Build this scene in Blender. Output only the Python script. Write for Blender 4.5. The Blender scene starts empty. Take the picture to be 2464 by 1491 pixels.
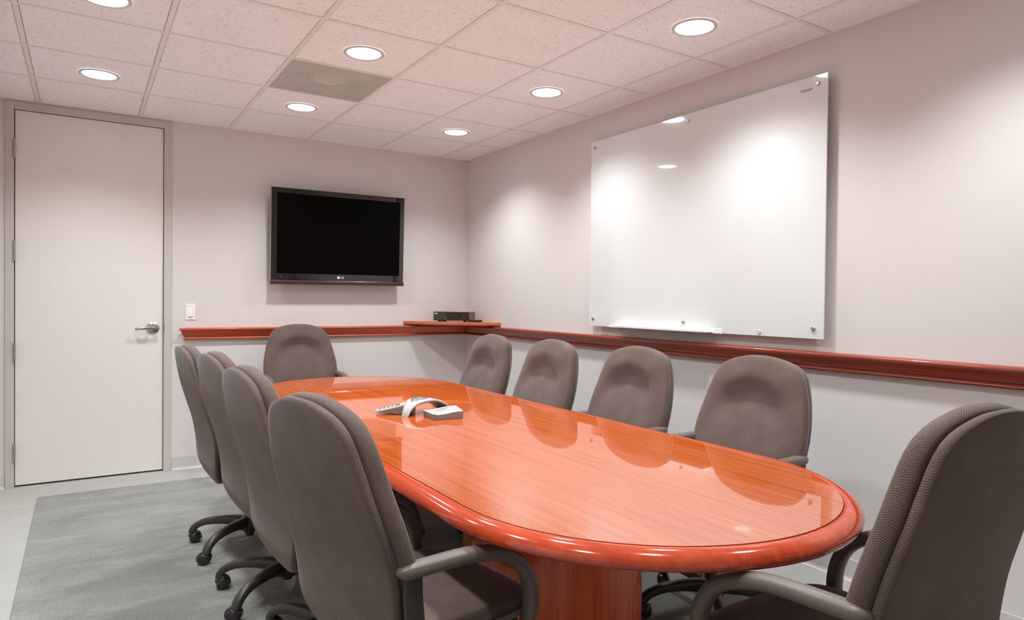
import bpy, bmesh, math, random
from mathutils import Vector, Matrix
random.seed(7)
PI = math.pi
SC = bpy.context.scene
COL = SC.collection

# ------------------------------------------------------------------ helpers
class MB:
    """collects vertices (with uv in metres) and faces, then links them as one mesh"""
    def __init__(s): s.v, s.uv, s.f, s.mi = [], [], [], []
    def add(s, verts, faces, uvs=None, mi=0):
        b = len(s.v); s.v += [tuple(p) for p in verts]
        s.uv += list(uvs) if uvs else [(p[0] + p[1], p[2]) for p in verts]
        for f in faces: s.f.append(tuple(b + i for i in f)); s.mi.append(mi)
        return s
    def box(s, x0, x1, y0, y1, z0, z1, mi=0):
        v = [(x, y, z) for x in (x0, x1) for y in (y0, y1) for z in (z0, z1)]
        return s.add(v, [(0,1,3,2),(4,6,7,5),(0,4,5,1),(2,3,7,6),(0,2,6,4),(1,5,7,3)], mi=mi)
    def prism(s, poly, z0, z1, mi=0):
        n = len(poly)
        v = [(x, y, z0) for x, y in poly] + [(x, y, z1) for x, y in poly]
        f = [tuple(range(n - 1, -1, -1)), tuple(range(n, 2*n))] + [(i, (i+1) % n, n + (i+1) % n, n + i) for i in range(n)]
        return s.add(v, f, mi=mi)
    def lathe(s, prof, axis_o=(0,0,0), axis='z', n=32, mi=0):
        """prof: (radius, height) list"""
        v, f = [], []; m = len(prof)
        for k in range(n):
            a = 2*PI*k/n; c, q = math.cos(a), math.sin(a)
            for r, h in prof:
                p = (r*c, r*q, h)
                if axis == 'x': p = (h, r*c, r*q)
                if axis == 'y': p = (r*q, h, r*c)
                v.append((p[0]+axis_o[0], p[1]+axis_o[1], p[2]+axis_o[2]))
        for k in range(n):
            for i in range(m-1):
                a, b = k*m+i, ((k+1) % n)*m+i
                f.append((a, b, b+1, a+1))
        return s.add(v, f, mi=mi)
    def tube(s, pts, rad, n=14, up=(0,0,1), cap=True, mi=0, sq=1.0):
        """pts: path; rad: list of (r_side, r_up); sq<1 squares the section"""
        P = [Vector(p) for p in pts]; m = len(P); rings = []
        U = Vector(up)
        for i in range(m):
            t = (P[min(i+1, m-1)] - P[max(i-1, 0)]).normalized()
            side = t.cross(U)
            if side.length < 1e-4: side = t.cross(Vector((1,0,0)))
            side.normalize(); w = side.cross(t).normalized()
            ring = []
            for k in range(n):
                a = 2*PI*k/n; c, q = math.cos(a), math.sin(a)
                c = math.copysign(abs(c)**sq, c); q = math.copysign(abs(q)**sq, q)
                ring.append(P[i] + side*(rad[i][0]*c) + w*(rad[i][1]*q))
            rings.append(ring)
        v = [p for r in rings for p in r]; f = []
        for i in range(m-1):
            for k in range(n):
                f.append((i*n+k, i*n+(k+1) % n, (i+1)*n+(k+1) % n, (i+1)*n+k))
        if cap: f.append(tuple(range(n-1, -1, -1))); f.append(tuple((m-1)*n+k for k in range(n)))
        return s.add(v, f, mi=mi)
    def mesh(s, name, mats, smooth=False, auto=None, bevel=None):
        me = bpy.data.meshes.new(name); me.from_pydata(s.v, [], s.f)
        me.update()
        uvl = me.uv_layers.new(name='UVMap')
        for l in me.loops: uvl.data[l.index].uv = s.uv[l.vertex_index]
        for m in (mats if isinstance(mats, (list, tuple)) else [mats]): me.materials.append(m)
        for p, mi in zip(me.polygons, s.mi): p.material_index = mi
        bm = bmesh.new(); bm.from_mesh(me)
        bmesh.ops.remove_doubles(bm, verts=bm.verts, dist=1e-6)
        bmesh.ops.recalc_face_normals(bm, faces=bm.faces)
        if bevel:
            es = [e for e in bm.edges if len(e.link_faces) == 2 and e.calc_face_angle(0) > 0.5]
            bmesh.ops.bevel(bm, geom=es, offset=bevel, segments=2, profile=.5, affect='EDGES', clamp_overlap=True)
        bm.to_mesh(me); bm.free()
        if smooth or auto:
            for p in me.polygons: p.use_smooth = True
            if auto: me.set_sharp_from_angle(angle=auto)
        return me

def link(name, me, parent=None, loc=None, rotz=None):
    o = bpy.data.objects.new(name, me); COL.objects.link(o)
    if parent: o.parent = parent
    if loc is not None: o.location = loc
    if rotz is not None: o.rotation_euler = (0, 0, rotz)
    return o
def tag(o, label=None, cat=None, group=None, kind=None):
    if label: o['label'] = label
    if cat: o['category'] = cat
    if group: o['group'] = group
    if kind: o['kind'] = kind
    return o
def thing(name, label, cat, loc=(0,0,0), rotz=0, group=None):
    o = bpy.data.objects.new(name, None); COL.objects.link(o); o.empty_display_size = .1
    o.location = loc; o.rotation_euler = (0, 0, rotz)
    return tag(o, label, cat, group)
def clone_tree(o, parent=None):
    c = o.copy(); COL.objects.link(c); c.parent = parent
    for ch in list(o.children): clone_tree(ch, c)
    return c

# ------------------------------------------------------------------ materials
def lin(c):
    return tuple((x/12.92 if x <= .04045 else ((x+.055)/1.055)**2.4) for x in [k/255 for k in c])
def mat(name, col, rough=.5, metal=0, coat=0, spec=.5, coat_rough=.03):
    m = bpy.data.materials.new(name); m.use_nodes = True
    b = m.node_tree.nodes['Principled BSDF']
    b.inputs['Base Color'].default_value = (*lin(col), 1)
    b.inputs['Roughness'].default_value = rough
    b.inputs['Metallic'].default_value = metal
    b.inputs['Specular IOR Level'].default_value = spec
    b.inputs['Coat Weight'].default_value = coat
    b.inputs['Coat Roughness'].default_value = coat_rough
    return m
def nd(m, kind, **kw):
    n = m.node_tree.nodes.new(kind)
    for k, v in kw.items():
        if k.startswith('i_'): n.inputs[int(k[2:])].default_value = v
        else: setattr(n, k, v)
    return n
def ln(m, a, ao, b, bi): m.node_tree.links.new(a.outputs[ao], b.inputs[bi])
def bsdf(m): return m.node_tree.nodes['Principled BSDF']
def math_n(m, op, a, b=None, c=None):
    n = nd(m, 'ShaderNodeMath', operation=op)
    for i, x in enumerate((a, b, c)):
        if x is None: continue
        if isinstance(x, (int, float)): n.inputs[i].default_value = x
        else: m.node_tree.links.new(x, n.inputs[i])
    return n.outputs[0]
def ramp(m, fac, stops):
    r = nd(m, 'ShaderNodeValToRGB'); e = r.color_ramp.elements
    e[0].position, e[0].color = stops[0][0], (*lin(stops[0][1]), 1)
    e[1].position, e[1].color = stops[-1][0], (*lin(stops[-1][1]), 1)
    for p, c in stops[1:-1]:
        k = e.new(p); k.color = (*lin(c), 1)
    m.node_tree.links.new(fac, r.inputs[0]); return r.outputs[0]
def bump(m, h, strength=.2, dist=.002):
    b = nd(m, 'ShaderNodeBump'); b.inputs['Strength'].default_value = strength; b.inputs['Distance'].default_value = dist
    m.node_tree.links.new(h, b.inputs['Height'])
    m.node_tree.links.new(b.outputs[0], bsdf(m).inputs['Normal'])
def noise(m, vec, scale, detail=3, rough=.5, dist=0):
    n = nd(m, 'ShaderNodeTexNoise'); n.inputs['Scale'].default_value = scale
    n.inputs['Detail'].default_value = detail; n.inputs['Roughness'].default_value = rough
    n.inputs['Distortion'].default_value = dist
    m.node_tree.links.new(vec, n.inputs['Vector']); return n.outputs[0]
def coords(m, kind='Object', scale=(1,1,1), rot=(0,0,0)):
    t = nd(m, 'ShaderNodeTexCoord'); mp = nd(m, 'ShaderNodeMapping')
    mp.inputs['Scale'].default_value = scale; mp.inputs['Rotation'].default_value = rot
    ln(m, t, kind, mp, 'Vector'); return mp.outputs[0]

def m_paint(name, col, rough=.55):
    m = mat(name, col, rough, spec=.35)
    bump(m, noise(m, coords(m), 240, 2), .06, .001); return m
M_wall = m_paint('wall paint', (219, 213, 210), .5)
M_trimgrey = m_paint('door frame paint', (200, 194, 188), .38)
M_door = m_paint('door paint', (232, 227, 221), .32)
M_base = mat('vinyl base', (205, 202, 199), .45)
M_steel = mat('brushed steel', (190, 184, 178), .28, 1)
M_hinge = mat('hinge metal', (176, 170, 163), .35, .8)
M_white = mat('white plastic', (240, 238, 234), .35)
M_dark = mat('dark gap', (30, 26, 24), .8)

def m_wood(name, dark, mid, light, axis='y', coat=1.0, rough=.35, spec=.5, scale=1.0):
    m = mat(name, mid, rough, coat=coat, spec=spec, coat_rough=.025)
    sc = {'x': (.55, 26, 26), 'y': (26, .55, 26), 'z': (26, 26, .7)}[axis]
    sc = tuple(k*scale for k in sc)
    v = coords(m, 'Object', sc)
    a = noise(m, v, 3.0, 4, .55, .12)
    fine = noise(m, coords(m, 'Object', tuple(k*(1.6 if k < 2 else 4.5) for k in sc)), 2.0, 2, .5)
    f = math_n(m, 'ADD', math_n(m, 'MULTIPLY', a, .78), math_n(m, 'MULTIPLY', fine, .22))
    c = ramp(m, f, [(.28, dark), (.5, mid), (.74, light)])
    m.node_tree.links.new(c, bsdf(m).inputs['Base Color'])
    return m
CH = ((156, 65, 24), (182, 85, 35), (196, 101, 49))
M_top = m_wood('cherry veneer lengthwise', *CH, axis='y', coat=1.0, rough=.4, spec=0)
bsdf(M_top).inputs['Coat IOR'].default_value = 3.7
M_rim = m_wood('cherry solid rim', (160, 48, 18), (178, 60, 24), (192, 76, 34), axis='y', scale=.6, spec=0)
bsdf(M_rim).inputs['Coat IOR'].default_value = 1.8; bsdf(M_rim).inputs['Coat Roughness'].default_value = .09
M_ped = m_wood('cherry veneer upright', (196, 64, 24), (230, 96, 42), (242, 122, 64), axis='z', coat=.6, rough=.35)
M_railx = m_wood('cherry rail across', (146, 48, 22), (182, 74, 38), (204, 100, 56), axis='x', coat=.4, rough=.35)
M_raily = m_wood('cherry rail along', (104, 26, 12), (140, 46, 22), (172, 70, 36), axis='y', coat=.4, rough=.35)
M_shelf = m_wood('cherry shelf', (172, 74, 40), (206, 106, 66), (222, 130, 88), axis='x', coat=.5, rough=.35)

def m_fabric():
    m = mat('woven charcoal taupe fabric', (100, 88, 82), .9, spec=.2)
    t = nd(m, 'ShaderNodeTexCoord'); s = nd(m, 'ShaderNodeSeparateXYZ'); jn = nd(m, 'ShaderNodeTexNoise'); jn.inputs['Scale'].default_value = 28; jn.inputs['Detail'].default_value = 2; ln(m, t, 'UV', jn, 'Vector')
    jm = nd(m, 'ShaderNodeMix', data_type='RGBA'); jm.blend_type = 'LINEAR_LIGHT'; jm.inputs['Factor'].default_value = .0012
    ln(m, t, 'UV', jm, 6); ln(m, jn, 1, jm, 7); ln(m, jm, 2, s, 0)
    k = 2*PI/.0072
    u = math_n(m, 'MULTIPLY', s.outputs[0], k); v = math_n(m, 'MULTIPLY', s.outputs[1], k*1.15)
    w = math_n(m, 'MULTIPLY', math_n(m, 'SINE', u), math_n(m, 'SINE', v))
    w = math_n(m, 'MULTIPLY_ADD', w, .5, .5)
    n = noise(m, coords(m, 'UV'), 9, 3)
    f = math_n(m, 'ADD', w, math_n(m, 'MULTIPLY_ADD', n, .5, -.25))
    c = ramp(m, f, [(.12, (70, 57, 52)), (.5, (96, 80, 74)), (.95, (130, 111, 103))])
    m.node_tree.links.new(c, bsdf(m).inputs['Base Color'])
    b = bsdf(m); b.inputs['Sheen Weight'].default_value = .25; b.inputs['Sheen Roughness'].default_value = .4
    bump(m, w, .35, .0015); return m
M_fab = m_fabric()
M_plastic = mat('taupe moulded plastic', (104, 92, 86), .38)
M_plast_d = mat('dark moulded plastic', (58, 51, 48), .38)
M_wheel = mat('caster wheel plastic', (44, 39, 38), .3)

def m_carpet(name, a, b, c, streak):
    m = mat(name, b, .95, spec=.1)
    o = coords(m)
    fine = noise(m, o, 330, 3, .7)
    tuft = noise(m, o, 120, 2, .6)
    big = noise(m, coords(m, 'Object', (1, 2.6, 1), (0, 0, .6)), 2.2, 4, .6, .6)
    f = math_n(m, 'ADD', math_n(m, 'MULTIPLY', fine, .6), math_n(m, 'MULTIPLY', tuft, .4))
    f = math_n(m, 'ADD', f, math_n(m, 'MULTIPLY_ADD', big, streak, -streak/2))
    cc = ramp(m, f, [(.25, a), (.5, b), (.75, c)])
    m.node_tree.links.new(cc, bsdf(m).inputs['Base Color'])
    bump(m, f, .6, .004); return m
M_floor = m_carpet('pale border carpet', (154, 152, 147), (176, 174, 169), (195, 193, 188), .25)
M_rug = m_carpet('grey field carpet', (111, 111, 107), (141, 141, 136), (171, 171, 165), .45)

def m_tile():
    m = mat('fissured ceiling tile', (236, 230, 225), .9, spec=.15)
    o = coords(m)
    v = nd(m, 'ShaderNodeTexVoronoi'); v.inputs['Scale'].default_value = 110
    warp = nd(m, 'ShaderNodeTexNoise'); warp.inputs['Scale'].default_value = 26; m.node_tree.links.new(o, warp.inputs['Vector'])
    mx = nd(m, 'ShaderNodeMix', data_type='RGBA'); mx.inputs['Factor'].default_value = .06
    m.node_tree.links.new(o, mx.inputs[6]); ln(m, warp, 1, mx, 7)
    m.node_tree.links.new(mx.outputs[2], v.inputs['Vector'])
    pores = math_n(m, 'LESS_THAN', v.outputs['Distance'], .26)
    mask = noise(m, o, 34, 3, .6)
    mask2 = noise(m, o, 5, 2, .5)
    sel = math_n(m, 'GREATER_THAN', math_n(m, 'ADD', mask, math_n(m, 'MULTIPLY', mask2, .35)), .72)
    fis = noise(m, coords(m, 'Object', (1, 1, 1)), 75, 2, .5, 2.5)
    fis = math_n(m, 'LESS_THAN', fis, .335)
    hole = math_n(m, 'MAXIMUM', math_n(m, 'MULTIPLY', pores, sel), fis)
    mixc = nd(m, 'ShaderNodeMix', data_type='RGBA')
    m.node_tree.links.new(hole, mixc.inputs['Factor'])
    mixc.inputs[6].default_value = (*lin((251, 250, 248)), 1); mixc.inputs[7].default_value = (*lin((196, 184, 176)), 1)
    m.node_tree.links.new(mixc.outputs[2], bsdf(m).inputs['Base Color'])
    bump(m, math_n(m, 'SUBTRACT', 1.0, hole), .25, .002); return m
M_tile = m_tile()
M_tee = mat('ceiling grid enamel', (240, 235, 231), .45)

def m_emit(name, col, s):
    m = bpy.data.materials.new(name); m.use_nodes = True; nt = m.node_tree
    nt.nodes.remove(bsdf(m)); e = nd(m, 'ShaderNodeEmission'); e.inputs[0].default_value = (*col, 1); e.inputs[1].default_value = s
    nt.links.new(e.outputs[0], nt.nodes['Material Output'].inputs[0]); return m
LIGHTC = (.93, .995, 1.03)
M_lens = m_emit('lit lens', LIGHTC, 11.0)
M_ring = mat('light trim ring', (208, 203, 200), .4)
M_board = mat('white back painted glass', (223, 225, 224), .12, coat=1.0, coat_rough=.0, spec=.5)
M_boardedge = mat('glass edge', (222, 226, 222), .1)
M_acryl = mat('white acrylic', (244, 242, 240), .15, coat=.5)
M_gloss = mat('gloss black', (26, 18, 17), .06, coat=1.0, coat_rough=.02)
M_screen = mat('matt black screen', (5, 2, 2), .5, spec=.05)
M_spk = mat('dark brown speaker bar', (54, 34, 30), .3, coat=.3)
M_silver = mat('silver edge', (170, 164, 160), .25, .9)
M_logo = mat('logo white', (250, 244, 240), .4)
M_logogrey = mat('logo grey', (178, 172, 172), .5)
M_dvd = mat('black brown casing', (34, 24, 22), .32)
M_dvdside = mat('casing metal cover', (128, 114, 107), .5)
M_dvdled = mat('display window', (12, 8, 8), .1)
M_phone = mat('phone light grey', (172, 167, 164), .4)
M_phoned = mat('phone taupe underside', (120, 105, 98), .45)
M_lcd = mat('phone display', (118, 117, 114), .3)
M_key = mat('phone keys', (120, 116, 113), .45)

# ------------------------------------------------------------------ camera  (fitted to the ceiling grid, walls and floor lines)
CAMP = (-3.0620, -5.6302, 1.3037); YAW, PITCH, ROLL = -.5665, -.0142, .0111
cam = bpy.data.cameras.new('camera'); co = bpy.data.objects.new('camera', cam); COL.objects.link(co)
Rm = Matrix.Rotation(YAW, 3, 'Z') @ Matrix.Rotation(PI/2 + PITCH, 3, 'X') @ Matrix.Rotation(ROLL, 3, 'Z')
co.matrix_world = Matrix.Translation(CAMP) @ Rm.to_4x4()
cam.sensor_fit = 'HORIZONTAL'; cam.sensor_width = 36; cam.lens = 36*1619.45/2464; cam.clip_start = .05
SC.camera = co

# ------------------------------------------------------------------ room shell
H = 2.617; XL = -3.72; YF = -6.5
def struct(name, b, m, **k):
    o = link(name, b.mesh(name, m, **k)); o['kind'] = 'structure'; return o
struct('floor', MB().box(XL-.1, .1, YF-.1, .1, -.1, 0), M_floor)
DX0, DX1, DZ = -3.459, -2.561, 2.552        # door opening
struct('wall_back', MB().box(XL-.1, DX0-.004, 0, .12, 0, H+.1).box(DX1+.004, .12, 0, .12, 0, H+.1).box(DX0-.004, DX1+.004, 0, .12, DZ+.004, H+.1), M_wall)
struct('wall_right', MB().box(0, .12, YF-.1, 0, 0, H+.1), M_wall)
struct('wall_left', MB().box(XL-.12, XL, YF-.1, 0, 0, H+.1), M_wall)
struct('wall_front', MB().box(XL-.1, .12, YF-.12, YF, 0, H+.1), M_wall)

# ceiling: lay-in tiles between tee bars
S = .6096; OX, OY = .2800, .6305
xs = [0] + [-(OX+S*k) for k in range(6)] + [XL]
ys = [0] + [-(OY+S*k) for k in range(10)] + [YF]
b = MB(); TW = .012
skip_tile = (3, 2)                           # the air diffuser sits here
for i in range(len(xs)-1):
    for j in range(len(ys)-1):
        if (i, j) == skip_tile: continue
        x1, x0, y1, y0 = xs[i], xs[i+1], ys[j], ys[j+1]
        e = .0145
        b.add([(x0+e,y0+e,H+.002),(x1-e,y0+e,H+.002),(x1-e,y1-e,H+.002),(x0+e,y1-e,H+.002),
               (x0+e,y0+e,H+.012),(x1-e,y0+e,H+.012),(x1-e,y1-e,H+.012),(x0+e,y1-e,H+.012)],
              [(0,1,2,3),(0,4,5,1),(1,5,6,2),(2,6,7,3),(3,7,4,0)])
b.box(XL-.1, .1, YF-.1, .1, H+.16, H+.2)
ceil = struct('ceiling', b, M_tile)
g = MB()
for x in xs[1:-1]: g.box(x-TW, x+TW, YF, 0, H, H+.006)
for y in ys[1:-1]: g.box(XL, 0, y-TW, y+TW, H+.0004, H+.0055)
g.box(XL, 0, -.02, 0, H-.003, H+.004).box(-.02, 0, YF, 0, H-.003, H+.004).box(XL, XL+.02, YF, 0, H-.003, H+.004).box(XL, 0, YF, YF+.02, H-.003, H+.004)
link('ceiling_grid', g.mesh('ceiling_grid', M_tee), ceil)

# baseboards (vinyl cove base)
bp = [(0, .0994), (.004, .0994), (.005, .096), (.005, .016), (.009, .006), (.016, 0), (0, 0)]
def extr(prof, x0, x1, axis, name, m, mitre0=0, mitre1=0, cap=True):
    """prof (distance from wall, z) run along the back wall ('x') or the right wall ('y'); mitre: ends move by d*mitre"""
    B = MB(); n = len(prof); A = []
    for end, mt in ((x0, mitre0), (x1, mitre1)):
        for d, z in prof:
            A.append((end+mt*d, -d, z) if axis == 'x' else (-d, end+mt*d, z))
    f = [(i, (i+1) % n, n+(i+1) % n, n+i) for i in range(n)]
    if cap: f += [tuple(range(n)), tuple(range(2*n-1, n-1, -1))]
    B.add(A, f); return B
bb = extr(bp, -2.503, 0, 'x', '', None, 0, -1); bb2 = extr(bp, XL, -3.512, 'x', '', None)
bb.add(bb2.v, bb2.f)
struct('baseboard_back', bb, M_base)
struct('baseboard_right', extr(bp, 0, YF, 'y', '', None, -1, 0), M_base)

# chair rail, mitred in the corner and returned at the door end
rp = [(0, 1.0695), (.052, 1.0690), (.058, 1.0665), (.061, 1.062), (.061, 1.0555), (.058, 1.0515), (.052, 1.0495), (.049, 1.046),
      (.043, 1.030), (.035, 1.014), (.028, 1.003), (.024, .999), (.0245, .9965), (.030, .994), (.033, .988), (.031, .982), (.026, .9795), (0, .9795)]
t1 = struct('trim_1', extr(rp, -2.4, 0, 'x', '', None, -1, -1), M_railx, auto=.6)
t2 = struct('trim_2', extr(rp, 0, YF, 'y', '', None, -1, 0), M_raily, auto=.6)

# ------------------------------------------------------------------ door
door = link('door_1', MB().box(DX0+.004, DX1-.004, .004, .048, .012, DZ-.004).mesh('door_1', M_door, bevel=.0015)); door['kind'] = 'structure'
fr = MB(); FO = .050; y0, y1 = -.012, .10
fr.box(DX0-FO, DX0, y0, y1, 0, DZ+FO).box(DX1, DX1+FO, y0, y1, 0, DZ+FO).box(DX0, DX1, y0, y1, DZ, DZ+FO)
fr.box(DX0, DX0+.014, .052, .075, 0, DZ).box(DX1-.014, DX1, .052, .075, 0, DZ)
link('door_frame', fr.mesh('door_frame', M_trimgrey, bevel=.002), door)
link('door_gap', MB().box(DX0, DX1, .055, .1, 0, DZ).mesh('door_gap', M_dark), door)
for z0, z1 in ((2.222, 2.353), (1.533, 1.673), (.855, .987), (.177, .301)):
    hb = MB(); zz = [z0 + (z1-z0)*k/5 for k in range(6)]
    for k in range(5): hb.lathe([(0, zz[k]+.0008), (.0075, zz[k]+.0008), (.0075, zz[k+1]-.0008), (0, zz[k+1]-.0008)], (DX0+.001, -.018, 0), n=14)
    hb.box(DX0-.0035, DX0+.006, -.016, .002, z0+.002, z1-.002)
    link('hinge', hb.mesh('hinge', M_hinge, auto=.6), door)
HX, HZ = -2.632, 1.072
hd = link('door_handle', MB().lathe([(0, -.010), (.018, -.011), (.036, -.007), (.043, -.002), (.043, .004)], (HX, 0, HZ), 'y', 40).lathe([(0, -.052), (.011, -.052), (.012, -.048), (.012, -.008)], (HX, 0, HZ), 'y', 20).mesh('door_handle', M_steel, auto=.7), door)
link('lever', MB().tube([(HX+.012, -.047, HZ+.002), (HX-.02, -.050, HZ+.001), (HX-.06, -.052, HZ-.003), (HX-.105, -.052, HZ-.006), (HX-.112, -.046, HZ-.007), (HX-.113, -.036, HZ-.007)],
     [(.007, .010)]*4+[(.007, .010), (.006, .009)], 12, sq=.6).lathe([(0, -.058), (.0065, -.058), (.0075, -.055), (.0075, -.05)], (HX, 0, HZ), 'y', 16).mesh('lever', M_steel, auto=.8), hd)
link('strike_plate', MB().box(DX1-.002, DX1+.006, -.0145, .01, HZ-.032, HZ+.032).mesh('strike_plate', M_hinge, bevel=.001), door)

# light switch
sw = thing('light_switch', 'white rocker light switch on back wall beside the door frame', 'light switch', (-2.379, 0, 1.189))
link('wall_plate', MB().box(-.035, .035, -.006, 0, -.059, .059).mesh('wall_plate', M_white, bevel=.002), sw)
rk = link('rocker', MB().add([(-.0165,-.006,-.034),(.0165,-.006,-.034),(.0165,-.006,.034),(-.0165,-.006,.034),(-.0155,-.0135,-.033),(.0155,-.0135,-.033),(.0155,-.0075,.033),(-.0155,-.0075,.033)],
     [(4,5,6,7),(0,1,5,4),(1,2,6,5),(2,3,7,6),(3,0,4,7)]).mesh('rocker', M_white), sw)
for sz in (-.048, .048): link('screw', MB().lathe([(0, -.0072), (.0028, -.007), (.003, -.0055)], (0, 0, sz), 'y', 12).mesh('screw', M_logogrey), sw)

# ------------------------------------------------------------------ downlights
LP = []
def light_meshes():
    ring = MB().lathe([(.0885, -.002), (.092, -.005), (.103, -.0055), (.1065, -.0035), (.107, .0)], n=56).mesh('trim_ring', M_ring, auto=.9)
    lens = MB().lathe([(0, -.0045), (.06, -.0042), (.0895, -.002)], n=48).mesh('lens', M_lens, smooth=True)
    return ring, lens
RING, LENS = light_meshes()
ENERGY = 68
def downlight(x, y, label):
    t = thing('recessed_light', label, 'ceiling light', (x, y, H), 0, 'recessed ceiling lights')
    link('trim_ring', RING, t); link('lens', LENS, t)
    l = bpy.data.lights.new('downlight_lamp', 'SPOT'); l.energy = ENERGY; l.color = LIGHTC
    l.spot_size = math.radians(132); l.spot_blend = .85; l.shadow_soft_size = .06
    lo = bpy.data.objects.new('downlight_lamp', l); COL.objects.link(lo); lo.parent = t; lo.location = (0, 0, -.03)
LX = (-.604, -1.80, -2.988); LY = (-.917, -2.142, -3.361, -4.58)
LAB = {(0,0): 'round recessed ceiling light nearest the back right corner, above the corner shelf',
       (1,0): 'round recessed ceiling light in front of the wall television, beyond the grey air diffuser',
       (2,0): 'round recessed ceiling light nearest the top of the door',
       (0,1): 'round recessed ceiling light above the left end of the glass board',
       (1,1): 'round recessed ceiling light on the camera side of the grey air diffuser',
       (2,1): 'recessed ceiling light cut off by the picture top, second out from the door',
       (0,2): 'largest whole ceiling light in view, above the right end of the glass board'}
OFF = {(1,2): 'recessed ceiling light above the middle of the table, over the top of the view',
       (2,2): 'recessed ceiling light above the row of chair backs, over the top of the view',
       (0,3): 'recessed ceiling light beyond the right end of the glass board, outside the view', (1,3): 'recessed ceiling light above the rounded near end of the table, outside the view',
       (2,3): 'recessed ceiling light just ahead of the camera, outside the view'}
for i, x in enumerate(LX):
    for j, y in enumerate(LY):
        downlight(x, y, LAB.get((i, j)) or OFF[(i, j)])

# air diffuser: perforated panel below a plenum with a round deflector
M_perf = mat('perforated grey panel', (228, 227, 218), .5, .0)
def perforate(m):
    t = nd(m, 'ShaderNodeTexCoord'); s = nd(m, 'ShaderNodeSeparateXYZ'); ln(m, t, 'Object', s, 0); p = .0085
    fx = math_n(m, 'SUBTRACT', math_n(m, 'FRACT', math_n(m, 'DIVIDE', s.outputs[0], p)), .5)
    fy = math_n(m, 'SUBTRACT', math_n(m, 'FRACT', math_n(m, 'DIVIDE', s.outputs[1], p)), .5)
    r = math_n(m, 'ADD', math_n(m, 'MULTIPLY', fx, fx), math_n(m, 'MULTIPLY', fy, fy))
    h = math_n(m, 'LESS_THAN', r, .115)
    tr = nd(m, 'ShaderNodeBsdfTransparent'); mx = nd(m, 'ShaderNodeMixShader')
    m.node_tree.links.new(h, mx.inputs[0]); ln(m, bsdf(m), 0, mx, 1); ln(m, tr, 0, mx, 2)
    m.node_tree.links.new(mx.outputs[0], m.node_tree.nodes['Material Output'].inputs[0])
perforate(M_perf)
dx = (xs[3]+xs[4])/2; dy = (ys[2]+ys[3])/2; hw = S/2-.012
df = thing('air_diffuser', 'square grey perforated air diffuser set in the ceiling grid', 'air vent', (dx, dy, H))
link('perforated_face', MB().add([(-hw,-hw,.001),(hw,-hw,.001),(hw,hw,.001),(-hw,hw,.001)], [(0,3,2,1)]).mesh('perforated_face', M_perf), df)
M_plen = mat('plenum grey', (190, 180, 172), .8)
pl = MB()
pl.add([(-hw,-hw,.0015),(hw,-hw,.0015),(hw,hw,.0015),(-hw,hw,.0015),(-hw,-hw,.1),(hw,-hw,.1),(hw,hw,.1),(-hw,hw,.1)], [(4,5,6,7),(0,1,5,4),(1,2,6,5),(2,3,7,6),(3,0,4,7)])
link('plenum', pl.mesh('plenum', M_plen), df)
link('deflector', MB().lathe([(0, .012), (.085, .012), (.095, .016), (.095, .02)], n=40).mesh('deflector', mat('deflector', (214, 198, 184), .5)), df)
M_louv = mat('louvre', (140, 130, 122), .6)
for k in range(5):
    for sgn in (-1, 1):
        x = sgn*(.112+.017*k); lv = MB().box(x-.004, x+.004, -.055+.006*k, .055-.006*k, .012, .03); link('louvre', lv.mesh('louvre', M_louv), df)

# ------------------------------------------------------------------ television (tilted down on a wall bracket)
tv = thing('television', 'black flat screen television on back wall, tilted slightly down', 'television', (-1.256, -.112, 1.415))
TWd, THt = 1.120, .765
tv.rotation_euler = (math.radians(2.6), math.radians(-.35), 0)
hwv = TWd/2
bz = MB()                                            # bezel ring
inn = (-hwv+.043, hwv-.037, .088, THt-.040)
def ring_box(B, o, i, yf, yb, mi=0):
    x0, x1, z0, z1 = o; a0, a1, c0, c1 = i
    B.box(x0, a0, yf, yb, z0, z1, mi).box(a1, x1, yf, yb, z0, z1, mi).box(a0, a1, yf, yb, c1, z1, mi).box(a0, a1, yf, yb, z0, c0, mi)
ring_box(bz, (-hwv, hwv, .034, THt), inn, 0, .03)
link('bezel', bz.mesh('bezel', M_gloss), tv)
ed = MB(); ring_box(ed, (-hwv-.004, hwv+.004, .030, THt+.004), (-hwv, hwv, .034, THt), .001, .02)
link('edge_trim', ed.mesh('edge_trim', M_silver, bevel=.001), tv)
link('screen', MB().box(inn[0], inn[1], .0025, .02, inn[2], inn[3]).mesh('screen', M_screen), tv)
link('back_housing', MB().box(-hwv+.05, hwv-.05, .03, .075, .06, THt-.06).mesh('back_housing', M_spk, bevel=.015), tv)
sp = MB(); pr = [(.004, .036), (-.004, .033), (-.010, .022), (-.008, .008), (.002, 0), (.03, 0), (.03, .036)]
sp.add([(-hwv-.006, y, z) for y, z in pr]+[(hwv+.006, y, z) for y, z in pr], [(i, (i+1) % 7, 7+(i+1) % 7, 7+i) for i in range(7)]+[tuple(range(7)), tuple(range(13, 6, -1))])
link('speaker_bar', sp.mesh('speaker_bar', M_spk, auto=.7), tv)
wbk = link('wall_bracket', MB().box(-.2, .2, .096, .1115, .2, .6).box(-.18, -.14, .045, .096, .25, .55).box(.14, .18, .045, .096, .25, .55).mesh('wall_bracket', M_plast_d), tv)
wbk.rotation_euler = (math.radians(-2.6), 0, 0)
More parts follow.
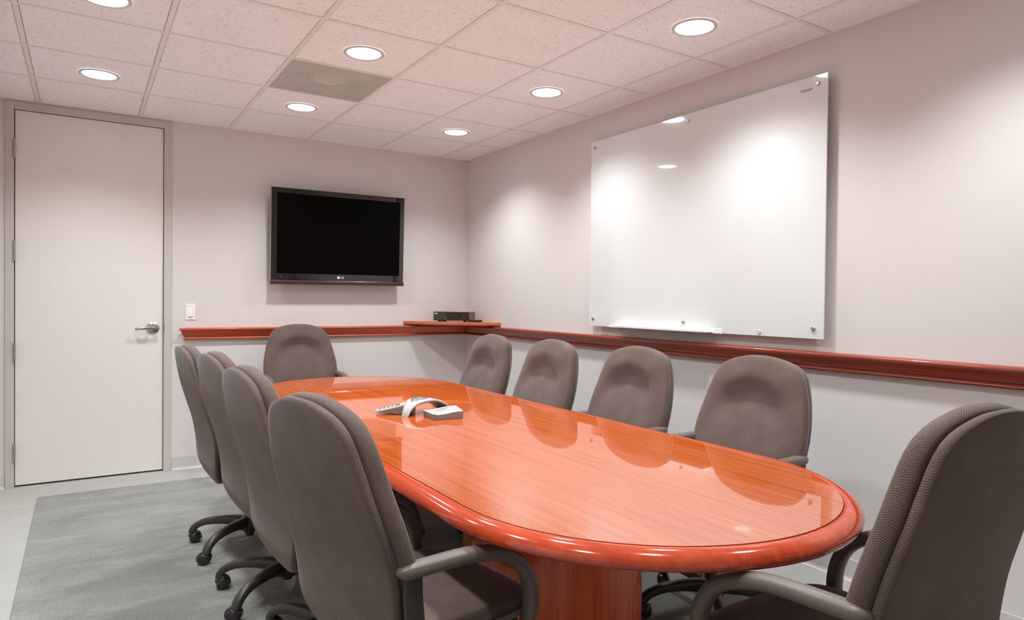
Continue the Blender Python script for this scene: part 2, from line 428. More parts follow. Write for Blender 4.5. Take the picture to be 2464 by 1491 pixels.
def text_mesh(txt, size, depth, m, name):
    cu = bpy.data.curves.new(name, 'FONT'); cu.body = txt; cu.size = size; cu.extrude = depth; cu.align_x = 'CENTER'; cu.align_y = 'CENTER'
    o = bpy.data.objects.new(name, cu); COL.objects.link(o)
    dg = bpy.context.evaluated_depsgraph_get(); me = bpy.data.meshes.new_from_object(o.evaluated_get(dg))
    COL.objects.unlink(o); bpy.data.objects.remove(o)
    me.materials.clear(); me.materials.append(m); return me
lg = MB().lathe([(0, -.0012), (.0105, -.0012), (.011, 0)], (-.016, 0, .062), 'y', 28)
logo = link('logo', lg.mesh('logo', M_logo), tv)
lt = link('logo_letters', text_mesh('LG', .024, .0006, M_logo, 'logo_letters'), logo, (.016, -.0006, .062)); lt.rotation_euler = (PI/2, 0, 0)
# face in the disc: dark inner strokes
fs = MB()
for k in range(14):
    a0, a1 = PI*.5+2*PI*.75*k/14, PI*.5+2*PI*.75*(k+1)/14
    fs.add([(-.016+r*math.cos(a), -.0014, .062+r*math.sin(a)) for a in (a0, a1) for r in (.0068, .0078)], [(0,1,3,2)])
fs.box(-.0165, -.0155, -.0014, -.0012, .059, .0655).box(-.0165, -.0135, -.0014, -.0012, .0585, .0593)
link('logo_face', fs.mesh('logo_face', mat('logo line', (120, 70, 66), .5)), logo)
link('power_mark', MB().lathe([(.004, -.0006), (.005, -.0006), (.005, 0), (.004, 0)], (-hwv+.075, 0, .062), 'y', 20).mesh('power_mark', M_logogrey), tv)

# ------------------------------------------------------------------ glass whiteboard
BY0, BY1, BZ0, BZ1, BX = -3.698, -1.9135, 1.1315, 2.4175, -.050
wb = thing('glass_whiteboard', 'large frameless white glass board on right wall held by steel standoffs', 'whiteboard', (0, (BY0+BY1)/2, BZ0))
cy = (BY0+BY1)/2
link('glass_panel', MB().box(BX, BX+.008, BY0-cy, BY1-cy, 0, BZ1-BZ0).mesh('glass_panel', M_board, bevel=.001), wb)
for y, z in ((-1.957, 2.374), (-2.813, 2.374), (-3.647, 2.375), (-1.956, 1.185), (-2.80, 1.185), (-3.645, 1.182)):
    s_ = MB().lathe([(0, BX-.009), (.0085, BX-.009), (.0105, BX-.007), (.0105, BX)], (0, y-cy, z-BZ0), 'x', 28).lathe([(.009, BX+.008), (.009, -.0005)], (0, y-cy, z-BZ0), 'x', 20)
    link('standoff', s_.mesh('standoff', M_steel, auto=.6), wb)
link('logo_strip', MB().box(BX-.0006, BX, -3.617-cy, -3.552-cy, 2.352-BZ0, 2.363-BZ0).mesh('logo_strip', M_logogrey), wb)
tr = MB(); a, c = -3.04-cy, -2.185-cy
tr.box(BX-.070, BX, a+.02, c-.02, .004, .009).box(BX-.073, BX-.068, a+.02, c-.02, .004, .016).box(BX-.003, BX, a-.05, c+.05, -.002, .028)
link('marker_tray', tr.mesh('marker_tray', M_acryl, bevel=.001), wb)
mg = tag(link('magnet', MB().lathe([(0, -.006), (.009, -.006), (.0105, -.004), (.0105, 0)], (0, 0, 0), 'x', 24).mesh('magnet', mat('pale magnet', (214, 203, 198), .4), auto=.6), None, (BX-.0005, -3.332, 1.152)),
         'small pale round magnet at the lower edge of glass board', 'magnet')

# ------------------------------------------------------------------ corner shelf and recorder
SZ0, SZ1, LEG = 1.083, 1.109, .640
def corner_poly(leg, cut, bow, off=.001):
    P = [(-off, -off), (-off, -leg), (-cut, -leg)]
    n = 14
    A, Bp = Vector((-cut, -leg)), Vector((-leg, -cut))
    for k in range(1, n):
        t = k/n; q = A.lerp(Bp, t) + Vector((-1, -1)).normalized()*bow*4*t*(1-t); P.append((q.x, q.y))
    return P + [(-leg, -cut), (-leg, -off)]
sh = thing('corner_shelf', 'triangular cherry corner shelf resting on the chair rail', 'shelf', (0, 0, SZ0))
link('shelf_board', MB().prism(corner_poly(LEG, .018, .022)[::-1], 0, SZ1-SZ0).mesh('shelf_board', M_shelf, bevel=.002), sh)
link('support_block', MB().prism(corner_poly(.50, .03, 0)[::-1], 1.0695-SZ0, 0).mesh('support_block', M_railx), sh)

DA = math.radians(225)
fcx, fcy = -.300, -.278
rec = thing('disc_recorder', 'black disc recorder on the corner shelf under the television', 'disc recorder', (fcx, fcy, SZ1), DA)
W2, DP, Z0, Z1 = .164, .205, .011, .087           # local +x is the front
link('casing', MB().box(-DP, -.006, -W2, W2, Z0, Z1).mesh('casing', M_dvdside, bevel=.002), rec)
fp = link('front_panel', MB().box(-.006, .002, -W2-.001, W2+.001, Z0-.001, Z1-.001).mesh('front_panel', M_dvd, bevel=.001), rec)
link('disc_tray', MB().box(.002, .0035, -W2+.004, -W2+.112, Z0+.004, Z1-.006).mesh('disc_tray', M_gloss), rec)
link('display_window', MB().box(.002, .003, .05, .098, .042, .056).mesh('display_window', M_dvdled), rec)
lm = MB()
for k in range(4): lm.box(.0035, .0042, -W2+.009+.0075*k, -W2+.0145+.0075*k, Z1-.020, Z1-.012)
link('maker_mark', lm.mesh('maker_mark', M_logo), rec)
for y, z, r in ((-.048, .036, .004), (-.047, .024, .0035), (-.055, .022, .002), (.118, .044, .004)):
    link('button', MB().lathe([(0, .005), (r, .005), (r, .002)], (0, y, z), 'x', 14).mesh('button', M_silver), rec)
link('button', MB().box(.002, .004, .133, .156, .024, .047).mesh('button', M_dvdled, bevel=.001), rec)
for y in (-.12, .12):
    for x in (-.03, -.17): link('foot', MB().lathe([(0, 0), (.014, 0), (.016, .01), (0, .01)], (x, y, 0), n=16).mesh('foot', M_wheel), rec)
tag(link('flat_black_box', MB().box(-.055, .055, -.035, .035, 0, .018).mesh('flat_black_box', M_dvd, bevel=.003), None, (-.130, -.412, SZ1), math.radians(15)),
    'small flat black box lying beside the disc recorder on corner shelf', 'box')

# ------------------------------------------------------------------ rug
rb = MB().box(-3.31, -.385, -6.3, -.38, 0, .010)
tag(link('rug', rb.mesh('rug', M_rug, bevel=.003)), 'large darker grey carpet under the table and chairs with pale border around', 'rug')
RZ = .010

# ------------------------------------------------------------------ table
TX, TY0, TY1, TZ = -1.602, -4.052, -1.597, .752   # straight part between the two half-round ends
def track(r, n=40):
    P = []
    for k in range(n+1):
        a = PI + PI*k/n; P.append((TX+r*math.cos(a), TY0+r*math.sin(a)))
    for k in range(n+1):
        a = PI*k/n; P.append((TX+r*math.cos(a), TY1+r*math.sin(a)))
    return P
tb = thing('conference_table', 'long glossy cherry wood conference table with rounded ends', 'table', (TX, (TY0+TY1)/2, 0))
tcy = (TY0+TY1)/2
def loc_tab(P): return [(x-TX, y-tcy) for x, y in P]
SEAM = -2.72
tp = MB()
inner = loc_tab(track(.5980))
far = [p for p in inner if p[1] > SEAM-tcy]; near = [p for p in inner if p[1] < SEAM-tcy]
sy = SEAM-tcy
far_poly = [(.598, sy+.0006)] + far + [(-.598, sy+.0006)]
near_poly = [(-.598, sy-.0006)] + near + [(.598, sy-.0006)]
tp.prism(far_poly, .72, TZ).prism(near_poly, .72, TZ)
top = link('tabletop', tp.mesh('tabletop', M_top), tb)
link('seam_line', MB().box(-.596, .596, sy-.0006, sy+.0006, TZ-.006, TZ-.0004).mesh('seam_line', mat('pale seam', (232, 150, 96), .4)), tb)
rimp = [(.5998, -.0075), (.6004, -.0015), (.606, .0002), (.618, -.0005), (.630, -.0035), (.640, -.0095), (.648, -.0180), (.6515, -.0270), (.651, -.0350), (.645, -.0425), (.633, -.0465), (.620, -.0475), (.588, -.0475), (.588, -.0075)]
rimp = [(r, TZ+z) for r, z in rimp]
rm = MB(); rings = [[(x, y, z) for x, y in loc_tab(track(r))] for r, z in rimp]
n = len(rings[0]); v = [p for q in rings for p in q]; m_ = len(rings)
rm.add(v, [(i*n+k, i*n+(k+1) % n, ((i+1) % m_)*n+(k+1) % n, ((i+1) % m_)*n+k) for i in range(m_) for k in range(n)])
link('bullnose_rim', rm.mesh('bullnose_rim', M_rim, auto=.9), tb)
link('inlay_groove', MB().prism(loc_tab(track(.6008)), TZ-.009, TZ-.007).mesh('inlay_groove', mat('dark groove', (70, 22, 10), .6)), tb)
for yy, R_ in ((-3.627, .328), (-1.70, .328)):
    link('pedestal', MB().lathe([(0, RZ), (R_, RZ), (R_, TZ-.045), (0, TZ-.045)], (0, yy-tcy, 0), n=72).mesh('pedestal', M_ped, auto=.8), tb)

# ------------------------------------------------------------------ chair
ZT = 1.065
def interp(x, K):
    if x <= K[0][0]: return K[0][1]
    for (a, p), (b_, q) in zip(K, K[1:]):
        if x <= b_:
            t = (x-a)/(b_-a); return p+(q-p)*t
    return K[-1][1]
def crom(x, K):
    n = len(K)
    if x <= K[0][0]: return K[0][1]
    if x >= K[-1][0]: return K[-1][1]
    for i in range(n-1):
        if x <= K[i+1][0]:
            x0, y0 = K[i]; x1, y1 = K[i+1]; h = x1-x0; t = (x-x0)/h
            m0 = (K[i+1][1]-K[i-1][1])/(K[i+1][0]-K[i-1][0]) if i > 0 else (y1-y0)/h
            m1 = (K[i+2][1]-K[i][1])/(K[i+2][0]-K[i][0]) if i+2 < n else (y1-y0)/h
            return (2*t**3-3*t**2+1)*y0+(t**3-2*t**2+t)*h*m0+(-2*t**3+3*t**2)*y1+(t**3-t**2)*h*m1
XK = [(0, -.326), (.1, -.308), (.2, -.287), (.3, -.258), (.4, -.228), (.5, -.211), (.6, -.202), (.66, -.178), (.72, -.13)]
# back outline, half of it: (half width, drop from the top)
OUT = [(0, -.0005), (.03, 0), (.065, .003), (.105, .011), (.145, .022), (.175, .036), (.196, .053), (.214, .080), (.229, .12), (.243, .165), (.254, .215), (.264, .27), (.269, .33), (.267, .40),
       (.261, .48), (.253, .54), (.240, .585), (.214, .622), (.182, .650), (.142, .674), (.094, .691), (.048, .698), (0, .700)]
def outline(n=72, grow=0.0):
    P = [Vector((a, d)) for a, d in OUT]; P = P + [Vector((-p.x, p.y)) for p in P[-2:0:-1]]
    Q = []; m = len(P)
    for i in range(m):                       # Catmull-Rom through the closed control ring
        p0, p1, p2, p3 = P[i-1], P[i], P[(i+1) % m], P[(i+2) % m]
        for k in range(6):
            t = k/6; Q.append(.5*((2*p1)+(p2-p0)*t+(2*p0-5*p1+4*p2-p3)*t*t+(3*p1-p0-3*p2+p3)*t**3))
    L = [0]
    for i in range(len(Q)): L.append(L[-1]+(Q[(i+1) % len(Q)]-Q[i]).length)
    R = []; j = 0
    for k in range(n):
        s = L[-1]*k/n
        while L[j+1] < s: j += 1
        t = (s-L[j])/(L[j+1]-L[j]); R.append(Q[j].lerp(Q[(j+1) % len(Q)], t))
    if grow:
        c = Vector((0, .36)); R = [p+(p-c).normalized()*grow for p in R]
    return R
def pad(front, rear, kf, kr, rim_x, grow=0, n=72, dzz=0.0):
    """closed upholstered slab over the back outline: front(s,d,k) and rear(s,d,k) give local x"""
    O = outline(n, grow); C = Vector((0, .36)); B = MB()
    ks = [.0, .18, .34, .48, .6, .7, .78, .85, .90, .94, .97, .99, 1.0]
    rings = []
    def ringpts(k, fn):
        out = []
        for p in O:
            q = C+(p-C)*k; nn = (p-C).normalized(); e = EXT[fn.__name__](k)
            out.append((fn(q.x, q.y, k), q.x, ZT-q.y+dzz, q.x+nn.x*e, q.y+nn.y*e))
        return out
    rear_r = [ringpts(k, rear) for k in ks]; front_r = [ringpts(k, front) for k in ks]
    seq = rear_r[1:] + front_r[-1:0:-1]
    verts, uvs = [], []
    def push(a): verts.append((a[0], a[1], a[2])); uvs.append((a[3], a[4]))
    push(rear_r[0][0])
    for r in seq:
        for a in r: push(a)
    push(front_r[0][0]); last = len(verts)-1
    f = [(0, 1+(k+1) % n, 1+k) for k in range(n)]
    for i in range(len(seq)-1):
        for k in range(n): f.append((1+i*n+k, 1+i*n+(k+1) % n, 1+(i+1)*n+(k+1) % n, 1+(i+1)*n+k))
    b0 = 1+(len(seq)-1)*n
    f += [(b0+k, b0+(k+1) % n, last) for k in range(n)]
    B.add(verts, f, uvs); return B
def lat(s): return -.016*(1-min(1, (s/.28)**2))
def sup(k, n): return max(0, 1-k**n)**(1/n)
def base_x(s, d): return crom(d, XK)+lat(s)
def shell_rear(s, d, k): return base_x(s, d)+.004-.014*sup(k, 14)
def shell_front(s, d, k): return base_x(s, d)+.004+.012*sup(k, 10)
def cush_rear(s, d, k): return base_x(s, d)+.042-.030*sup(k, 6)
EXT = {'shell_rear': lambda k: .014*(1-sup(k, 14)), 'shell_front': lambda k: .012*(1-sup(k, 10)), 'cush_rear': lambda k: .030*(1-sup(k, 6)), 'cush_front': lambda k: .044*(1-sup(k, 3.4))}
def cush_front(s, d, k):
    body = .044*sup(k, 3.4)
    arch = .150+2.9*s*s
    dent = -.040*math.exp(-((d-arch)/.046)**2)*math.exp(-(s/.150)**4)
    head = .010*math.exp(-((d-.085)/.05)**2)*math.exp(-(s/.2)**4)
    lumb = .020*math.exp(-((d-.42)/.13)**2)*math.exp(-(s/.2)**4)
    fade = 1 if k < .8 else max(0, (1-k)/.2)
    return base_x(s, d)+.042+body+(dent+head+lumb)*fade
ME = {}
ME['back_shell'] = pad(shell_front, shell_rear, 9, 9, 0).mesh('back_shell', M_fab, smooth=True)
ME['back_cushion'] = pad(cush_front, cush_rear, 3, 3, 0, grow=.012, dzz=-.004).mesh('back_cushion', M_fab, smooth=True)
def seat_mesh(zt, zb, hx, hy, cx, grow=0):
    n = 64; B = MB(); rows = []
    ks = [0, .3, .55, .75, .87, .94, .98, 1.0]
    def P(a, k):
        c, q = math.cos(a), math.sin(a); e = .5
        return (cx+(hx)*k*math.copysign(abs(c)**e, c), hy*k*math.copysign(abs(q)**e, q)*(1+.04*math.cos(a)))
    verts, uvs, f = [], [], []
    def ring(k, top):
        for i in range(n):
            x, y = P(2*PI*i/n, k)
            fr = max(0, (x-cx)/hx)
            h = sup(k, 3.2)
            dip = -.010*math.exp(-((x-cx+.03)/.16)**2)*math.exp(-(y/.16)**2)
            wf = -.030*max(0, fr-.45)**2/.3
            z = (zb+zt)/2+(zt-(zb+zt)/2)*h*(1 if top else -1)+(dip+wf if top else wf*.8)
            verts.append((x, y, z)); uvs.append((y, x+ (0 if top else .5)-.8*z))
    for k in ks[1:]: ring(k, True)
    for k in ks[-1:0:-1]: ring(k, False)
    m = len(verts)//n
    for i in range(m-1):
        for j in range(n): f.append((i*n+j, i*n+(j+1) % n, (i+1)*n+(j+1) % n, (i+1)*n+j))
    f.append(tuple(range(n))); f.append(tuple((m-1)*n+j for j in range(n-1, -1, -1)))
    B.add(verts, f, uvs); return B
ME['seat_cushion'] = seat_mesh(.520, .420, .255, .250, .050).mesh('seat_cushion', M_fab, smooth=True)
ME['seat_pan'] = seat_mesh(.440, .385, .225, .215, .045).mesh('seat_pan', M_plast_d, smooth=True)
# arms: flattened loop, rear stump, bent front post
def arm_mesh(sd):
    """build the ring frames with a fixed side vector (local y), so the bend does not twist"""
    B = MB(); n = 16
    A = .270*sd
    path = [(-.226, 1.0, .676), (-.221, 1.01, .6795), (-.207, 1.02, .682), (-.16, 1.03, .683), (-.10, 1.035, .682), (-.04, 1.03, .680), (.02, 1.03, .674), (.080, 1.03, .657),
            (.130, 1.03, .634), (.168, 1.03, .600), (.192, 1.03, .553), (.201, 1.02, .50), (.196, 1.0, .445), (.178, .97, .40), (.14, .90, .374), (.09, .80, .368)]
    rad = [(.005, .005), (.016, .013), (.022, .018), (.024, .019)]+[(.024, .019)]*4+[(.024, .019)]*4+[(.023, .017)]*2+[(.020, .013)]*2
    P, Rr = [], []
    for i in range(len(path)-1):
        for k in range(3):
            t = k/3; P.append(Vector(path[i]).lerp(Vector(path[i+1]), t)); Rr.append(tuple(a+(c-a)*t for a, c in zip(rad[i], rad[i+1])))
    P.append(Vector(path[-1])); Rr.append(rad[-1])
    for _ in range(3): P = [P[0]]+[(P[i-1]+2*P[i]+P[i+1])/4 for i in range(1, len(P)-1)]+[P[-1]]
    P = [Vector((p.x, p.y*A, p.z)) for p in P]
    Y = Vector((0, 1, 0)); v = []; f = []; m = len(P)
    for i in range(m):
        t = (P[min(i+1, m-1)]-P[max(i-1, 0)]).normalized(); t = Vector((t.x, 0, t.z)).normalized()
        w = t.cross(Y).normalized()
        for k in range(n):
            a = 2*PI*k/n; c, q = math.cos(a), math.sin(a); c = math.copysign(abs(c)**.8, c); q = math.copysign(abs(q)**.8, q)
            v.append(P[i]+Y*(Rr[i][0]*c)+w*(Rr[i][1]*q))
    for i in range(m-1):
        for k in range(n): f.append((i*n+k, i*n+(k+1) % n, (i+1)*n+(k+1) % n, (i+1)*n+k))
    f += [tuple(range(n-1, -1, -1)), tuple((m-1)*n+k for k in range(n))]
    B.add(v, f)
    return B
def upright_mesh(sd):
    A = .277*sd; B = MB()
    B.tube([(-.188, A, .676), (-.186, A, .62), (-.178, A, .53), (-.160, A*.985, .46), (-.12, A*.95, .405), (-.04, A*.80, .376), (.06, A*.62, .370)],
           [(.009, .026), (.009, .026), (.009, .027), (.009, .027), (.010, .024), (.010, .02), (.010, .016)], 12, up=(1, 0, 0), sq=.6)
    return B
for nm, sd in (('L', 1), ('R', -1)):
    ME['armrest'+nm] = arm_mesh(sd).mesh('armrest', M_plastic, smooth=True)
    ME['arm_upright'+nm] = upright_mesh(sd).mesh('arm_upright', M_plast_d, auto=.8)
ME['tilt_mechanism'] = MB().box(-.09, .12, -.075, .075, .338, .392).mesh('tilt_mechanism', M_plast_d, bevel=.008)
ME['gas_lift'] = MB().lathe([(0, .06), (.021, .06), (.022, .064), (.022, .075), (.028, .078), (.028, .20), (.025, .205), (.016, .21), (.016, .34), (0, .34)], n=24).mesh('gas_lift', M_plast_d, auto=.6)
ME['base_hub'] = MB().lathe([(.03, .075), (.046, .078), (.052, .088), (.054, .125), (.046, .140), (.032, .148), (.0, .149)], n=32).mesh('base_hub', M_plast_d, auto=.7)
ME['base_leg'] = MB().tube([(.03, 0, .118), (.07, 0, .122), (.13, 0, .124), (.19, 0, .120), (.235, 0, .112), (.268, 0, .099), (.290, 0, .084), (.302, 0, .068), (.306, 0, .052)],
     [(.030, .026), (.027, .026), (.023, .022), (.021, .019), (.020, .018), (.020, .017), (.020, .017), (.020, .017), (.019, .016)], 12, sq=.65).mesh('base_leg', M_plast_d, auto=.9)
def caster_mesh():
    B = MB(); r = .027
    for sd in (-1, 1):                       # twin wheels, domed outside
        y0 = sd*.007; y1 = sd*.025
        B.lathe([(0, y0), (r-.002, y0), (r, y0+sd*.002), (r, y1-sd*.004), (r-.004, y1), (.012, y1+sd*.003), (0, y1+sd*.0035)], (-.012, 0, r), 'y', 28)
    hood = []; f = []; m = 14
    for k in range(m+1):
        a = math.radians(15+190*k/m); c, s = math.cos(a), math.sin(a)
        for rr, y in ((r+.002, -.019), (r+.0065, -.016), (r+.0075, 0), (r+.0065, .016), (r+.002, .019)): hood.append((-.012+rr*c, y, r+rr*s))
    for k in range(m):
        for i in range(4): f.append((k*5+i, k*5+i+1, (k+1)*5+i+1, (k+1)*5+i))
    B.add(hood, f)
    B.lathe([(0, .045), (.013, .045), (.013, .062), (0, .062)], (0, 0, 0), n=16)
    return B
ME['caster'] = caster_mesh().mesh('caster', M_wheel, auto=.8)

def make_chair(label, group='charcoal fabric conference chairs round the table'):
    t = thing('conference_chair', label, 'chair', group=group)
    for nm in ('back_shell', 'back_cushion', 'seat_cushion', 'seat_pan', 'tilt_mechanism', 'gas_lift', 'base_hub'): link(nm, ME[nm], t)
    for s_ in 'LR':
        a = link('armrest', ME['armrest'+s_], t); link('arm_upright', ME['arm_upright'+s_], a)
    for k in range(5):
        l = link('base_leg', ME['base_leg'], t, rotz=2*PI*k/5); c = link('caster', ME['caster'], l, (.304, 0, 0)); c.rotation_euler = (0, 0, .5+1.3*k)
    return t
proto = None
FLOORPARTS = ('base_leg', 'base_hub')
def place_chair(x, y, th, lift, label, base_deg, tilt=0):
    global proto
    t = proto if proto is None else clone_tree(proto)
    if t is None: t = proto = make_chair(label)
    t.location = (x, y, RZ); t.rotation_euler = (0, 0, th); t['label'] = label
    k = 0
    for ch in t.children:
        st = ch.name.split('.')[0]
        if st == 'base_leg':
            ch.rotation_euler = (0, 0, math.radians(base_deg)-th+2*PI*k/5); k += 1; ch.location.z = 0
        elif st == 'base_hub': ch.location.z = 0
        else:
            ch.location.z = lift-RZ
            if st not in ('gas_lift',): ch.rotation_euler = (0, tilt, 0)
    return t
CHAIRS = [
 (-2.283, -3.897, .177, -.006, 'charcoal chair seen from behind in the foreground, nearest of the row on the door side', 150),
 (-2.302, -3.225, .064, .003, 'charcoal chair second from the camera in the row on the door side of the table', 119),
 (-2.302, -2.610, .078, .007, 'charcoal chair third from the camera in the row on the door side of the table', 145),
 (-2.322, -1.915, .042, -.006, 'charcoal chair closest to the door, farthest of the row with backs to the door side', 147),
 (-1.637, -.527, -1.600, .026, 'charcoal chair at the far end of the table under the television', 20),
 (-.955, -1.600, 3.118, -.005, 'charcoal chair along the glass board wall next to the corner shelf', 216),
 (-.990, -2.362, 3.112, .002, 'charcoal chair facing the camera second from the corner shelf along the right wall', 180),
 (-.880, -2.992, 3.146, -.003, 'charcoal chair under the middle of the glass board, behind the table', 170),
 (-.850, -3.727, 3.130, .002, 'charcoal chair facing the camera under the right end of the glass board', 157),
 (-1.536, -4.735, 1.562, .024, 'large charcoal chair at the rounded near end, cut by the right picture edge', 60, .035),
]
for c in CHAIRS: place_chair(*c)

# ------------------------------------------------------------------ conference phone
PA = Vector((-1.792, -2.706)); PB = Vector((-1.520, -2.590)); PO = Vector((-1.665, -2.660))
ph = thing('conference_phone', 'pale grey three legged conference phone on the table', 'phone', (PO.x, PO.y, TZ))
ax = (PB-PA).normalized(); sd_ = Vector((-ax.y, ax.x))
def arch_z(t): return .004+.066*max(0, 1-abs(2*t**.82-1)**2.7)
def arch_w(t): return .021+.034*math.sin(min(1, t/.45)*PI/2)**1.3-.006*max(0, t-.45)
def arch_body():
    B = MB(); n = 36; ring = []
    for k in range(n+1):
        t = k/n; p = PA.lerp(PB, t)-PO+sd_*(.020*math.sin(PI*t))
        z = arch_z(t); th_ = .014; w = arch_w(t)
        crown = [(-1, -.008), (-.97, -.0035), (-.88, -.0005), (-.5, .0015), (0, .0025), (.5, .0015), (.88, -.0005), (.97, -.0035), (1, -.008)]
        row = [(p.x+sd_.x*w*a, p.y+sd_.y*w*a, max(.0005, z+h)) for a, h in crown]
        row += [(p.x+sd_.x*w*a, p.y+sd_.y*w*a, max(0.0, z-th_)) for a in (.96, 0, -.96)]
        ring.append(row)
    m = len(ring[0]); v = [q for r in ring for q in r]; f = []
    for k in range(n):
        for i in range(m): f.append((k*m+i, k*m+(i+1) % m, (k+1)*m+(i+1) % m, (k+1)*m+i))
    mi = [1 if (q % m) in (8, 9, 10, 11) else 0 for q in range(len(f))]
    b0 = len(B.v); B.v += v; B.uv += [(p[0], p[1]) for p in v]
    f += [tuple(range(m)), tuple(n*m+i for i in range(m-1, -1, -1))]; mi += [0, 0]
    B.f += f; B.mi += mi; return B
link('arch_body', arch_body().mesh('arch_body', [M_phone, M_phoned], auto=.8), ph)
for k in range(6):                                    # fine ridges on the front foot
    a = -.75+.3*k; R_ = []
    for q in range(5):
        t = .015+.028*q; p = PA.lerp(PB, t)-PO+sd_*(.020*math.sin(PI*t)+arch_w(t)*a); R_.append((p.x, p.y, arch_z(t)+.0012))
    link('ridge', MB().tube(R_, [(.0009, .0008)]*5, 6).mesh('ridge', mat('ridge grey', (176, 170, 166), .5) if k == 0 else bpy.data.materials['ridge grey']), ph)
ds = MB(); top_r, bot_r = [], []                       # flush grey lozenge on the crown
for k in range(40):
    a = 2*PI*k/40; u = .40+.205*math.copysign(abs(math.cos(a))**.9, math.cos(a)); w_ = .60*math.copysign(abs(math.sin(a))**.9, math.sin(a))*(1-.5*abs(math.cos(a))**3)
    p = PA.lerp(PB, u)-PO+sd_*(.020*math.sin(PI*u)+arch_w(u)*w_)
    top_r.append((p.x, p.y, arch_z(u)+.0042)); bot_r.append((p.x, p.y, arch_z(u)-.002))
c = PA.lerp(PB, .40)-PO+sd_*.019
ds.add(top_r+bot_r+[(c.x, c.y, arch_z(.40)+.0050)], [(k, (k+1) % 40, 80) for k in range(40)]+[(40+k, 40+(k+1) % 40, (k+1) % 40, k) for k in range(40)])
link('display', ds.mesh('display', M_lcd, smooth=True), ph)
# keypad leg
KT = Vector((-1.872, -2.545)); KR = PA.lerp(PB, .34)+sd_*.03
kd = (KT-KR).normalized(); kn = Vector((-kd.y, kd.x)); KL = (KT-KR).length
def kz(t): return .062-.046*t
kb = MB(); rows = []
nseg = 20
for k in range(nseg+1):
    t = k/nseg; c = KR.lerp(KT, t)-PO; w_ = .047*(1-.10*t)*(1 if t < .78 else math.sqrt(max(.0, 1-((t-.78)/.22)**2))*.9+.1)
    zt = kz(t); lo = .002+.010*t*t
    rows.append([(c.x+kn.x*w_*a, c.y+kn.y*w_*a, z) for a, z in ((-1, zt-.006), (-.95, zt-.001), (0, zt+.002), (.95, zt-.001), (1, zt-.006), (.86, lo), (-.86, lo))])
m = 7; v = [q for r in rows for q in r]; f = []; fm = []
for k in range(nseg):
    for i in range(m): f.append((k*m+i, k*m+(i+1) % m, (k+1)*m+(i+1) % m, (k+1)*m+i)); fm.append(1 if i >= 4 else 0)
f += [tuple(range(m)), tuple(nseg*m+i for i in range(m-1, -1, -1))]; fm += [1, 1]
kb.v = v; kb.uv = [(p[0], p[1]) for p in v]; kb.f = f; kb.mi = fm
kp = link('keypad_leg', kb.mesh('keypad_leg', [M_phone, M_phoned], auto=.6), ph)
for r_ in range(4):
    for c_ in (-1, 0, 1):
        t = .56+.105*r_; c = KR.lerp(KT, t)-PO+kn*(.020*c_)
        link('key', MB().lathe([(0, .0036), (.0046, .0033), (.0054, 0)], (0, 0, 0), n=14).mesh('key', M_key), kp, (c.x, c.y, kz(t)))
for du, dw, r_ in ((.42, .004, .010), (.46, .026, .005), (.46, -.020, .005), (.385, .026, .005)):
    c = KR.lerp(KT, du)-PO+kn*dw
    link('key', MB().lathe([(0, .004), (r_*.85, .0037), (r_, 0)], (0, 0, 0), n=20).mesh('key', M_key), kp, (c.x, c.y, kz(du)+.001))
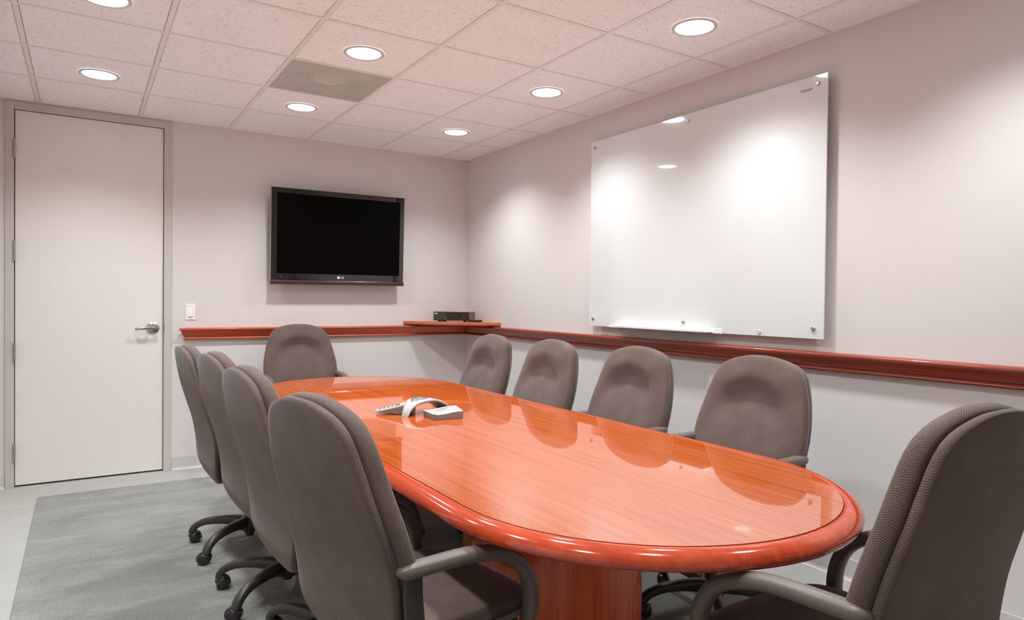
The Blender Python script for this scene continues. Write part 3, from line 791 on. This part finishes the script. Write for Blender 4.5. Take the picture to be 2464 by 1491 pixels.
# side unit with a waved top
F_ = Vector((-1.713, -2.858)); Rr_ = Vector((-1.563, -2.868)); Bk = Vector((-1.512, -2.690)); Lf = Vector((-1.706, -2.712))
ub = MB(); nx_, ny_ = 20, 14
def upt(u, w_): return (F_.lerp(Rr_, u)).lerp(Lf.lerp(Bk, u), w_)-PO
def soft(u, w_):
    """round the plan corners a little"""
    r = .10; du = min(u, 1-u); dw = min(w_, 1-w_)
    if du < r and dw < r:
        a, b_ = (r-du)/r, (r-dw)/r; L = math.hypot(a, b_)
        if L > 1:
            du, dw = r-a/L*r, r-b_/L*r
            u = du if u < .5 else 1-du; w_ = dw if w_ < .5 else 1-dw
    return u, w_
def utop(u, w_): return .0315-.0045*math.cos(u*1.55*PI-.9)*(1-.35*w_)
v = []; mid = upt(.5, .5)
for w_ in range(ny_+1):
    for u in range(nx_+1):
        a, b_ = soft(u/nx_, w_/ny_); q = upt(a, b_); e = min(a, 1-a, b_, 1-b_)
        v.append((q.x, q.y, utop(a, b_)-(.0025 if e < .02 else 0)))
nb = len(v)
for w_ in range(ny_+1):
    for u in range(nx_+1):
        a, b_ = soft(u/nx_, w_/ny_); q = upt(a, b_); q = mid.lerp(q, .965); v.append((q.x, q.y, .0012))
f = []; fm = []; W_ = nx_+1
for w_ in range(ny_):
    for u in range(nx_):
        a = w_*W_+u; f.append((a, a+1, a+1+W_, a+W_)); fm.append(0); f.append((nb+a, nb+a+W_, nb+a+1+W_, nb+a+1)); fm.append(1)
edge = [u for u in range(W_)]+[w_*W_+nx_ for w_ in range(1, ny_+1)]+[ny_*W_+u for u in range(nx_-1, -1, -1)]+[w_*W_ for w_ in range(ny_-1, 0, -1)]
for a, c in zip(edge, edge[1:]+edge[:1]): f.append((a, c, nb+c, nb+a)); fm.append(1)
ub.f = f; ub.mi = fm; ub.v = v; ub.uv = [(p[0], p[1]) for p in v]
su = link('side_unit', ub.mesh('side_unit', [M_phone, M_phoned], auto=.6), ph)
for k, w_ in enumerate((.42, .60)):
    p = upt(.30-.06*k, w_-.02); q = upt(.80-.1*k, w_+.16); h = (p+q)/2
    link('slot', MB().tube([(p.x, p.y, utop(.3, w_)), (h.x, h.y, utop(.55, w_)-.0005), (q.x, q.y, utop(.8, w_))], [(.0015, .0008), (.0065, .0012), (.0015, .0008)], 8).mesh('slot', M_key), su)

# ------------------------------------------------------------------ render look
w = bpy.data.worlds.new('world'); SC.world = w; w.use_nodes = True
w.node_tree.nodes['Background'].inputs[0].default_value = (.02, .02, .02, 1)
SC.view_settings.view_transform = 'Standard'; SC.view_settings.look = 'None'; SC.view_settings.gamma = 1; SC.view_settings.use_curve_mapping = False
SC.view_settings.exposure = 0.0
cy_ = SC.cycles
cy_.max_bounces = 12; cy_.diffuse_bounces = 8; cy_.glossy_bounces = 6; cy_.sample_clamp_indirect = 8; cy_.caustics_reflective = True; cy_.blur_glossy = 1.5; cy_.caustics_refractive = False
cy_.use_denoising = True
